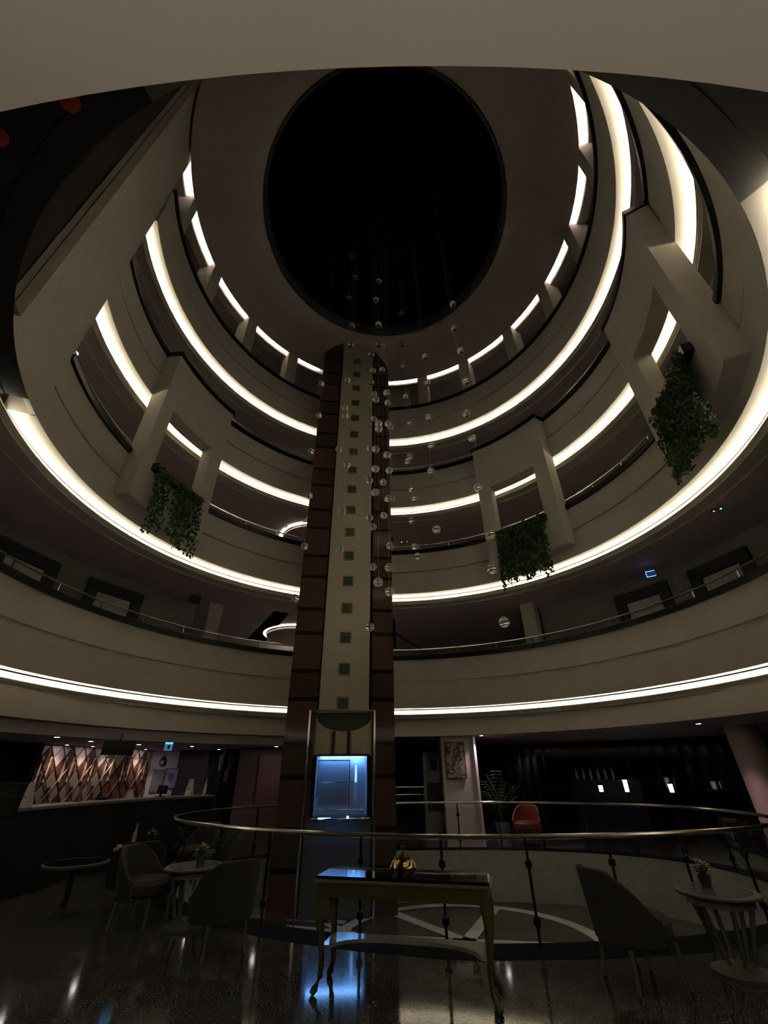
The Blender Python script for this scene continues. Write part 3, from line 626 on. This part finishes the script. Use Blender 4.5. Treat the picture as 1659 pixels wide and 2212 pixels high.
bar = thing('bar_cabinet', 'dark bar cabinet behind the lanterns at the dark windows', 'cabinet', (7.0, 15.9, 0), R(-25))
obj('body', bevbox(-1.0, 1.0, 0, .4, 0, 1.25, .01), BW, bar); obj('top', bevbox(-1.03, 1.03, -.03, .43, 1.25, 1.29, .01), BG, bar)
for i in range(6):
    P = Matrix.Rotation(R(-25), 3, 'Z') @ Vector((-.8+i*.22, .15, 0)); 
    o = obj('bottle', lathe(NB(), [(.001, 0), (.045, 0), (.045, .2), (.015, .27), (.015, .34), (.001, .34)], 14), mat('bottle_glass', (.35, .35, .36), .08, spec=.8), smooth=True); o.location = (7.0+P.x, 15.9+P.y, 1.29); tag(o, 'pale bottle standing in the row on the dark bar cabinet', 'bottle', 'bottles on the bar cabinet')

# ================= GALLERY DETAILS =================
def gal_door(a, label, wd=.95, r_=GW, z=3.54, h=2.1):
    p = pol(r_-.02, a, z); rz = R(a)-PI/2
    o = bevbox(-wd/2, wd/2, -.04, .02, 0, h, .005); d_ = obj('door_%d' % (10+gal_door.n), o, mat('gallery_door', (.55, .53, .50), .6)); gal_door.n += 1; d_.location = p; d_.rotation_euler = (0, 0, rz); d_['kind'] = 'structure'
    fr2 = NB(); box(fr2, -wd/2-.3, -wd/2-.02, -.10, .02, 0, h+.2); box(fr2, wd/2+.02, wd/2+.3, -.10, .02, 0, h+.2); box(fr2, -wd/2-.3, wd/2+.3, -.10, .02, h+.02, h+.3)
    f_ = obj('door_surround', fr2, mat('surround_dark', (.05, .05, .05), .6), d_)  # dark boards built in place of the dark alcove round the door
gal_door.n = 0
gal_door(168.5, ''); gal_door(152.5, ''); gal_door(31.5, ''); gal_door(17, ''); gal_door(184, '')
for i, (a, r_, lb) in enumerate([(54.5, 8.1, 'square cream pillar in the first gallery right of the tower'), (132, 8.6, 'square cream pillar in the first gallery left of the tower')]):
    p = pol(r_, a, 3.54); o = obj('gallery_pillar', bevbox(-.22, .22, -.22, .22, 0, 2.72, .01), PL); o.location = p; o.rotation_euler = (0, 0, R(a)); tag(o, lb, 'pillar')
# ring light in the lobby behind the tower
def ringlamp(x, y, z, label, tilt=0):
    t_ = thing('ring_ceiling_light', label, 'ceiling light', (x, y, z), 0)
    obj('glow_ring', lathe(NB(), [(1.30, .0), (1.35, -.012), (1.41, .0), (1.35, .03)], 48, closed=True), mat('ring_glow', (1, 1, 1), emit=LEDC, es=5), t_, True)
    obj('disc', lathe(NB(), [(.001, -.10), (1.27, -.10), (1.28, -.05), (.001, -.05)], 48), PLC, t_, True)
ringlamp(-3.45, 16.75, 6.23, 'glowing ring ceiling light in the first gallery, left behind the tower')
ringlamp(-2.85, 15.0, 9.63, 'glowing ring ceiling light one floor up, left behind the tower')
for k_, z in ((1, 6.25), (2, 9.65)): pass
downlight(-6.95, 6.0, 9.62, 'bright pinkish spotlight high on the second gallery at left', power=3.5, e=60, r_=.06, size=150)
downlight(-7.0, 5.85, 6.22, 'pinkish spotlight at the left edge of the first gallery', power=3, e=60, r_=.05, size=150)
es = thing('exit_sign', 'blue outlined exit sign hanging in the first gallery at right', 'sign', (7.15, 10.35, 5.92), R(-35))
obj('sign_box', bevbox(-.11, .11, -.015, .015, 0, .16, .004), mat('sign_navy', (.01, .02, .08), emit=(.02, .05, .2), es=.5), es)
for q in ((-.11, .11, .0, .012), (-.11, .11, .148, .16), (-.11, -.098, 0, .16)): obj('light_edge', box(NB(), q[0], q[1], -.022, -.015, q[2], q[3]), mat('sign_blue_edge', (.1, .4, 1), emit=(.2, .5, 1), es=2.2), es)
obj('hanger', tube(NB(), [(0, 0, .16), (0, 0, .34)], .005, 5), DM, es)
for x, y, z, c, lb in ((7.1, 7.4, 6.2, (.1, 1, .4), 'tiny green indicator light on a detector, far right of the first gallery'), (7.02, 7.5, 6.2, (1, .1, .1), 'tiny red indicator light beside the green one, far right'), (.72, 15.2, 9.6, (.3, .9, 1), 'tiny cyan indicator light in the second gallery right of the tower'), (.95, 15.2, 9.62, (1, .1, .2), 'tiny red indicator light in the second gallery right of the tower')):
    t_ = thing('indicator_light', lb, 'light', (x, y, z), 0); bm = NB(); bmesh.ops.create_uvsphere(bm, u_segments=8, v_segments=6, radius=.018); obj('bulb', bm, mat('ind_%d%d' % (c[0]*10, c[2]*10), c, emit=c, es=4), t_)
    obj('housing', lathe(NB(), [(.001, 0), (.05, 0.01), (.05, .05), (.001, .05)], 12), BW, t_)
sg = thing('hanging_board', 'dark square board hanging in the first gallery left of the tower', 'board', (-5.7, 11.9, 5.85), R(30)); obj('board', bevbox(-.16, .16, -.015, .015, 0, .24, .004), mat('dark_board', (.03, .035, .035), .4), sg); obj('hanger', tube(NB(), [(0, 0, .24), (0, 0, .41)], .005, 5), DM, sg)
# stair seen right of the tower on the first gallery
stc = thing('staircase', 'dark staircase balustrade rising in the first gallery right of the tower', 'staircase', (0, 0, 0), 0)
bm = NB(); 
for i in range(9): box(bm, .4+i*.28, .4+(i+1)*.28+.02, 16.2, 17.3, 3.54+ (8-i)*.17, 3.54+(9-i)*.17)
obj('steps', bm, PLC, stc)
obj('stair_rail', tube(NB(), [(.4, 16.15, 6.1), (2.9, 16.15, 4.55)], .03, 6), BW, stc)
bm = NB()
for i in range(18): x = .45+i*.14; zt_ = 6.1-(x-.4)*.62; tube(bm, [(x, 16.15, zt_-.9), (x, 16.15, zt_)], .008, 4)
obj('balusters', bm, BW, stc)

# ================= GLASS BALL STRINGS =================
BALLS = [(-12.96,7.37),(-12.55,4.09),(-12.47,6.23),(-12.37,9.5),(-12.13,5.1),(-11.95,8.45),(-8.05,15.57),(-7.97,7.51),(-7.97,13.27),(-7.47,8.79),(-7.23,9.74),(-7.14,8.52),(-6.97,11.13),(-6.97,11.95),(-6.89,5.07),(-6.81,14.39),(-6.65,5.92),(-6.39,7.1),(-2.54,7.59),(-2.54,10.79),(-2.46,6.71),(-2.29,5.8),(-2.29,9.73),(-2.13,3.63),(-2.05,10.15),(-1.8,5.59),(-1.8,8.48),(-1.72,9.31),(-1.64,4.74),(-1.55,13.27),(-1.47,6.4),(-1.47,7.01),(-1.39,9.12),(-1.23,7.56),(-1.06,4.44),(-.9,8.33),(-.9,12.08),(-.9,14.25),(-.82,8.17),(-.74,11.2),(-.16,10.2),(-.08,6.66),(-.08,11.21),(.08,5.85),(.41,7.4),(.65,4.73),(.65,6.25),(.74,4.26),(.74,9.35),(.82,8.32),(.82,9.0),(.9,5.18),(.98,6.97),(1.31,6.25),(1.31,8.22),(4.18,7.19),(4.18,11.17),(4.26,10.3),(4.34,5.71),(4.42,9.19),(4.42,12.56),(4.59,7.32),(4.67,5.14),(4.75,6.46),(5.0,8.31),(5.08,6.25),(5.16,4.94),(8.05,6.9),(8.38,5.48),(8.55,8.44),(8.63,7.6),(8.79,9.6),(9.04,10.58),(15.33,8.38),(15.59,6.32),(15.66,4.56),(15.66,11.49),(15.92,7.63),(16.08,3.61),(16.18,10.54),(16.26,5.24),(16.34,12.57),(16.42,9.41)]
CORDS = [(-12.75, 8.3), (-12.2, 8.0), (-8.0, 7.3), (-7.25, 7.0), (-6.85, 6.9), (-6.45, 7.5), (-2.45, 7.4), (-2.1, 7.1), (-1.72, 7.8), (-1.45, 6.5), (-.9, 6.3), (-.1, 7.6), (.70, 6.7), (.9, 7.2), (1.31, 7.9), (4.22, 8.6), (4.45, 8.9), (4.7, 8.3), (5.1, 8.1), (8.2, 6.9), (8.6, 6.8), (8.9, 7.1), (15.5, 6.4), (15.8, 6.2), (16.3, 6.3)]
bm = NB(); bmesh.ops.create_icosphere(bm, subdivisions=3, radius=.08)
ball_me = finish(bm, True); ball_me.materials.append(mat('ball_glass', (.95, .95, .93), .02, trans=.93, ior=1.35, spec=1.0))
NUM = 'no one two three four five six seven eight nine ten'.split()
ORD = 'first second third fourth fifth sixth seventh eighth ninth tenth eleventh twelfth thirteenth fourteenth fifteenth sixteenth seventeenth eighteenth nineteenth twentieth twenty-first twenty-second twenty-third twenty-fourth twenty-fifth'.split()
own = {}
for az, z in BALLS:
    i = min(range(len(CORDS)), key=lambda i: abs(CORDS[i][0]-az)); own.setdefault(i, []).append((az, z))
cordm = mat('fine_steel_wire', (.25, .25, .25), .6)
for n_, i in enumerate(sorted(own)):
    az, d = CORDS[i]; x, y = d*sin(R(az)), d*cos(R(az)); bl = own[i]; zmin = min(EYE+(z-EYE)*d/7 for _, z in bl)
    reg = "tower's left edge" if az < -10 else 'cream strip' if az < -5 else "tower's right part" if az < 2 else 'galleries right of tower' if az < 10 else 'galleries far right'
    t_ = thing('glass_ball_string', '%s glass ball%s on a wire before the %s, %s from left' % (NUM[len(bl)], 's' if len(bl) > 1 else '', reg, ORD[n_]), 'pendant', (x, y, zmin), 0, 'hanging strings of glass balls')
    obj('wire', tube(NB(), [(0, 0, 0), (0, 0, 19.6-zmin)], .002, 4), cordm, t_)
    for a2, z in bl:
        b = bpy.data.objects.new('glass_ball', ball_me); C.objects.link(b); b.parent = t_
        b.location = (d*sin(R(a2))-x, d*cos(R(a2))-y, EYE+(z-EYE)*d/7-zmin) if abs(a2-az) < .5 else (0, 0, EYE+(z-EYE)*d/7-zmin)
        b.location.x *= .35; b.location.y *= .35

# ================= FOREGROUND FURNITURE =================
olive = mat('olive_lacquer_wood', (.085, .08, .026), .35, noise=.15, nscale=5)
tg = R(-13); ct = thing('console_table', 'olive painted console table with cabriole legs and glossy top', 'table', (-.62, 4.95, 0), tg)
W_, D2 = 1.5, .42
obj('tabletop', bevbox(-.02, W_+.02, -.02, D2+.02, .725, .75, .006), mat('glossy_black_top', (.01, .01, .008), .04, spec=.8), ct)
obj('apron', bevbox(0, W_, 0, D2, .60, .725, .012), olive, ct)
obj('edge_moulding', bevbox(-.03, W_+.03, -.03, D2+.03, .705, .727, .008), mat('olive_edge', (.20, .19, .11), .35), ct)
for lx, ly, sx, sy in ((.04, .04, -1, -1), (W_-.04, .04, 1, -1), (.04, D2-.04, -1, 1), (W_-.04, D2-.04, 1, 1)):
    pts = [(0, 0, .62), (.012, .012, .54), (.016, .016, .46), (.0, .0, .32), (-.012, -.012, .2), (-.006, -.006, .1), (.022, .022, .04), (.045, .045, .012)]
    rr = [.05, .048, .04, .028, .023, .022, .028, .022]
    obj('leg', tube(NB(), [(lx+sx*p[0], ly+sy*p[1], p[2]) for p in pts], rr, 10), olive, ct, True)
bm = NB(); N2 = 24; fr = []; 
for i in range(N2+1):
    x = .05+(W_-.1)*i/N2; u = (x-W_/2)/(W_/2-.13); y = .03 if abs(u) >= 1 else .03+.24*math.sqrt(max(0, 1-abs(u)**3))
    fr.append((x, y))
prism(bm, fr+[(W_-.05, D2-.04), (.05, D2-.04)], .27, .295)
obj('lower_shelf', bm, mat('grey_gloss_shelf', (.30, .31, .30), .08, spec=.7), ct)
bo = thing('brass_bowl', 'lidded brass bowl standing on the console table', 'bowl', (.15, 4.93, .75), 0)
obj('bowl_body', lathe(NB(), [(.001, 0), (.09, 0), (.115, .03), (.125, .06), (.10, .10), (.075, .12), (.001, .12)], 28), BR, bo, True)
obj('lid', lathe(NB(), [(.08, .12), (.07, .145), (.03, .17), (.012, .18), (.022, .20), (.001, .215)], 24), mat('dark_bronze', (.10, .07, .03), .3, .9), bo, True)

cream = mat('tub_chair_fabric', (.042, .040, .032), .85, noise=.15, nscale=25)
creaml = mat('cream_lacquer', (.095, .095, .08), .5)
def tub_chair(loc, rz, label, group='tub chairs in the lounge', fm=None, s=1):
    t_ = thing('tub_chair', label, 'chair', loc, rz, group); t_.scale = (s, s, s); fm = fm or cream
    # local: faces +y; shell wraps the back
    bm = NB(); n = 22; O = []; I = []
    for i in range(n+1):
        a = R(-190+200*i/n); c_, s_ = cos(a), sin(a); top = .40+.34*max(0, -s_)**.7*1.0; top = min(.76, top+.06)
        O.append([bm.verts.new((.33*c_, .31*s_, .26)), bm.verts.new((.35*c_, .35*s_-(.03 if s_ < 0 else 0), top))]); I.append([bm.verts.new((.27*c_, .25*s_, .26)), bm.verts.new((.30*c_, .29*s_-(.03 if s_ < 0 else 0), top))])
    for i in range(n):
        bm.faces.new((O[i][0], O[i+1][0], O[i+1][1], O[i][1])); bm.faces.new((I[i][1], I[i+1][1], I[i+1][0], I[i][0]))
        bm.faces.new((O[i][1], O[i+1][1], I[i+1][1], I[i][1])); bm.faces.new((O[i][0], I[i][0], I[i+1][0], O[i+1][0]))
    for e in (0, n): bm.faces.new((O[e][0], O[e][1], I[e][1], I[e][0]))
    o = obj('backrest', bm, fm, t_, True); md = o.modifiers.new('b', 'BEVEL'); md.width = .015; md.segments = 3; md.angle_limit = R(50)
    bm = NB(); lathe(bm, [(.001, .28), (.25, .28), (.29, .31), (.29, .40), (.25, .44), (.001, .45)], 26); 
    for v in bm.verts:
        if v.co.y > 0: v.co.y *= 1.15
    obj('seat', bm, fm, t_, True)
    for x, y in ((-.2, .22), (.2, .22), (-.19, -.2), (.19, -.2)):
        obj('leg', tube(NB(), [(x, y, .28), (x*1.12, y*1.12, 0)], [.025, .014], 8), creaml, t_, True)
    return t_
def face(loc, tgt): return math.atan2(tgt[1]-loc[1], tgt[0]-loc[0])-PI/2
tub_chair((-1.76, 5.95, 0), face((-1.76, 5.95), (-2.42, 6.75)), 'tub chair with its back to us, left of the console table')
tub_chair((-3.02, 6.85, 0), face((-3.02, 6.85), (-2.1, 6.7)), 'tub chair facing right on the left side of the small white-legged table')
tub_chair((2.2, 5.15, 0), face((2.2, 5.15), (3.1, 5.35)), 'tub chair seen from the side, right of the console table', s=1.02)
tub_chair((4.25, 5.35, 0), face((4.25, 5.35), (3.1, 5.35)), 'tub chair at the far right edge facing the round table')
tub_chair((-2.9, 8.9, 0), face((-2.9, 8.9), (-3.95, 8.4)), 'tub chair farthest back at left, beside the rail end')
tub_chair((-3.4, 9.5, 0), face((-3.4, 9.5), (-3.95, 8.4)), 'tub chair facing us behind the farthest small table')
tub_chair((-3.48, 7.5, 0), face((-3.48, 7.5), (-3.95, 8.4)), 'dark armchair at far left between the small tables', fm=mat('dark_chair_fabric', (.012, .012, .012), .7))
tub_chair((3.55, 13.1, 0), R(150), 'orange red tub chair beyond the far rail', fm=mat('red_chair_fabric', (.20, .035, .02), .6), s=1.05)
def side_table(loc, label):
    t_ = thing('side_table', label, 'table', loc, 0, 'small round side tables')
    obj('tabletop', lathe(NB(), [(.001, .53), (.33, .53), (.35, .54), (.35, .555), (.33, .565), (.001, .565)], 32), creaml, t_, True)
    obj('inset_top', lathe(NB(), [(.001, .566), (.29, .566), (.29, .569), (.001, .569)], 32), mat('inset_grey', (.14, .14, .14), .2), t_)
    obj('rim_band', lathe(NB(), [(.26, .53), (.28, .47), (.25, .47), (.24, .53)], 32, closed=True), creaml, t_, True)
    for i in range(6):
        a = 2*PI*i/6+.3; c_, s_ = cos(a), sin(a)
        bm = NB(); tube(bm, [(.25*c_, .25*s_, .52), (.19*c_, .19*s_, .32), (.11*c_, .11*s_, .05)], [.024, .02, .016], 6); obj('leg', bm, creaml, t_, True)
    obj('base', lathe(NB(), [(.001, 0), (.24, 0), (.24, .025), (.18, .045), (.13, .07), (.001, .07)], 28), creaml, t_, True)
def flowers(loc, label, seed):
    rnd = random.Random(seed); t_ = thing('flower_pot', label, 'flowers', loc, 0, 'flower pots on the side tables')
    obj('pot', lathe(NB(), [(.001, 0), (.045, 0), (.06, .09), (.052, .09), (.04, .02), (.001, .02)], 16), mat('dark_pot', (.04, .04, .035), .4), t_, True)
    bm = NB()
    for i in range(14):
        a = rnd.uniform(0, 6.3); r_ = rnd.uniform(0, .075); z = .13+.07*(1-(r_/.08)**2)+rnd.uniform(-.015, .015)
        c0_ = Vector((r_*cos(a), r_*sin(a), z))
        for k_ in range(5):
            b_ = 2*PI*k_/5+a; u_ = Vector((cos(b_), sin(b_), .35)); v_ = Vector((-sin(b_), cos(b_), 0))
            bm.faces.new([bm.verts.new(c0_+q) for q in (Vector((0, 0, 0)), u_*.016+v_*.011, u_*.03, u_*.016-v_*.011)])
    obj('blossoms', bm, mat('white_petals', (.55, .58, .40), .6), t_)
    bm = NB()
    for i in range(14):
        a = 2*PI*i/14; u_ = Vector((cos(a), sin(a), rnd.uniform(.2, 1.2))); v_ = Vector((-sin(a), cos(a), 0)); c0_ = Vector((0, 0, .08))
        bm.faces.new([bm.verts.new(c0_+q) for q in (Vector((0, 0, 0)), u_*.05+v_*.018, u_*.09, u_*.05-v_*.018)])
    obj('leaves', bm, mat('dull_leaf', (.06, .10, .04), .6), t_)
side_table((-2.42, 6.78, 0), 'small round side table with cream legs between the two left tub chairs')
side_table((3.15, 5.3, 0), 'small round side table with cream flared legs at right')
side_table((-3.95, 8.4, 0), 'farthest small round side table at left near the rail end')
flowers((-2.36, 6.8, .569), 'pale flowers in a dark pot on the nearer left table', 1)
flowers((3.12, 5.38, .569), 'pale flowers in a dark pot on the right-hand table', 2)
flowers((-3.75, 8.35, .569), 'pale flowers in a dark pot on the farthest left table', 3)
o = obj('bottle', lathe(NB(), [(.001, 0), (.035, 0), (.035, .17), (.014, .23), (.014, .30), (.001, .30)], 14), mat('water_bottle', (.25, .25, .24), .1, spec=.8), smooth=True); o.location = (-4.0, 8.3, .569); tag(o, 'clear bottle on the farthest left side table', 'bottle')
o = obj('candle', lathe(NB(), [(.001, 0), (.04, 0), (.04, .04), (.001, .04)], 14), mat('pink_wax', (.7, .42, .40), .5), smooth=True); o.location = (-4.15, 8.2, .569); tag(o, 'short pinkish candle on the farthest left side table', 'candle')
lt = thing('lounge_table', 'low round glossy dark table with pale rim at far left', 'table', (-4.25, 7.35, 0), 0)
obj('tabletop', lathe(NB(), [(.001, .5), (.38, .5), (.38, .525), (.001, .525)], 36), mat('black_gloss', (.012, .012, .012), .06), lt, True)
obj('rim', lathe(NB(), [(.38, .495), (.395, .50), (.395, .525), (.38, .53)], 36, closed=True), creaml, lt, True); obj('pedestal', lathe(NB(), [(.001, 0), (.2, 0), (.18, .02), (.03, .05), (.03, .5), (.001, .5)], 20), BW, lt, True)
# potted palm by the pillar
pt = thing('potted_palm', 'tall dim potted palm right of the painting pillar', 'plant', (3.25, 14.55, 0), 0)
obj('pot', lathe(NB(), [(.001, 0), (.16, 0), (.2, .32), (.17, .32), (.001, .28)], 20), mat('grey_pot', (.2, .2, .2), .5), pt, True)
bm = NB()
for i in range(12):
    a = i*.9; h = random.uniform(.9, 1.6); sp = random.uniform(.25, .6)
    tube(bm, [(0, 0, .28), (sp*.2*cos(a), sp*.2*sin(a), h*.7), (sp*cos(a), sp*sin(a), h)], .008, 4)
    for k_ in range(9):
        f_ = .45+k_*.065; c0_ = Vector((sp*f_**2*cos(a), sp*f_**2*sin(a), .28+(h-.28)*min(1, f_*1.02)))
        for sg_ in (-1, 1):
            v_ = Vector((-sin(a), cos(a), 0))*sg_; u_ = Vector((cos(a), sin(a), -.3))
            bm.faces.new([bm.verts.new(c0_+q) for q in (Vector((0, 0, 0)), v_*.1+u_*.03+Vector((0, 0, .01)), v_*.2+u_*.1)])
obj('fronds', bm, mat('palm_leaf', (.07, .12, .05), .5), pt)
# unseen uplight added behind the viewer to brighten the ground ceiling
sc_ = thing('wall_sconce', 'upward wall sconce on the wall behind the viewer', 'lamp', (.2, -2.2, 1.45), 0)
obj('sconce_shade', lathe(NB(), [(.10, 0), (.17, .22), (.16, .22), (.09, .01), (.001, .0)], 24), DM, sc_, True)
obj('bulb', lathe(NB(), [(.001, .10), (.05, .12), (.05, .16), (.001, .18)], 16), mat('sconce_bulb', (1, 1, 1), emit=(1, .86, .68), es=110), sc_, True)
l = bpy.data.lights.new('sconce_light', 'SPOT'); l.energy = 195; l.color = (1, .88, .72); l.spot_size = R(170); l.spot_blend = .3; l.shadow_soft_size = .04
lo_ = bpy.data.objects.new('lamp', l); C.objects.link(lo_); lo_.parent = sc_; lo_.location = (0, 0, .23); lo_.rotation_euler = (PI, 0, 0)
bm = box(NB(), -3, 3.6, -2.75, -2.6, 0, 2.43); struct('wall_behind', bm, BW)
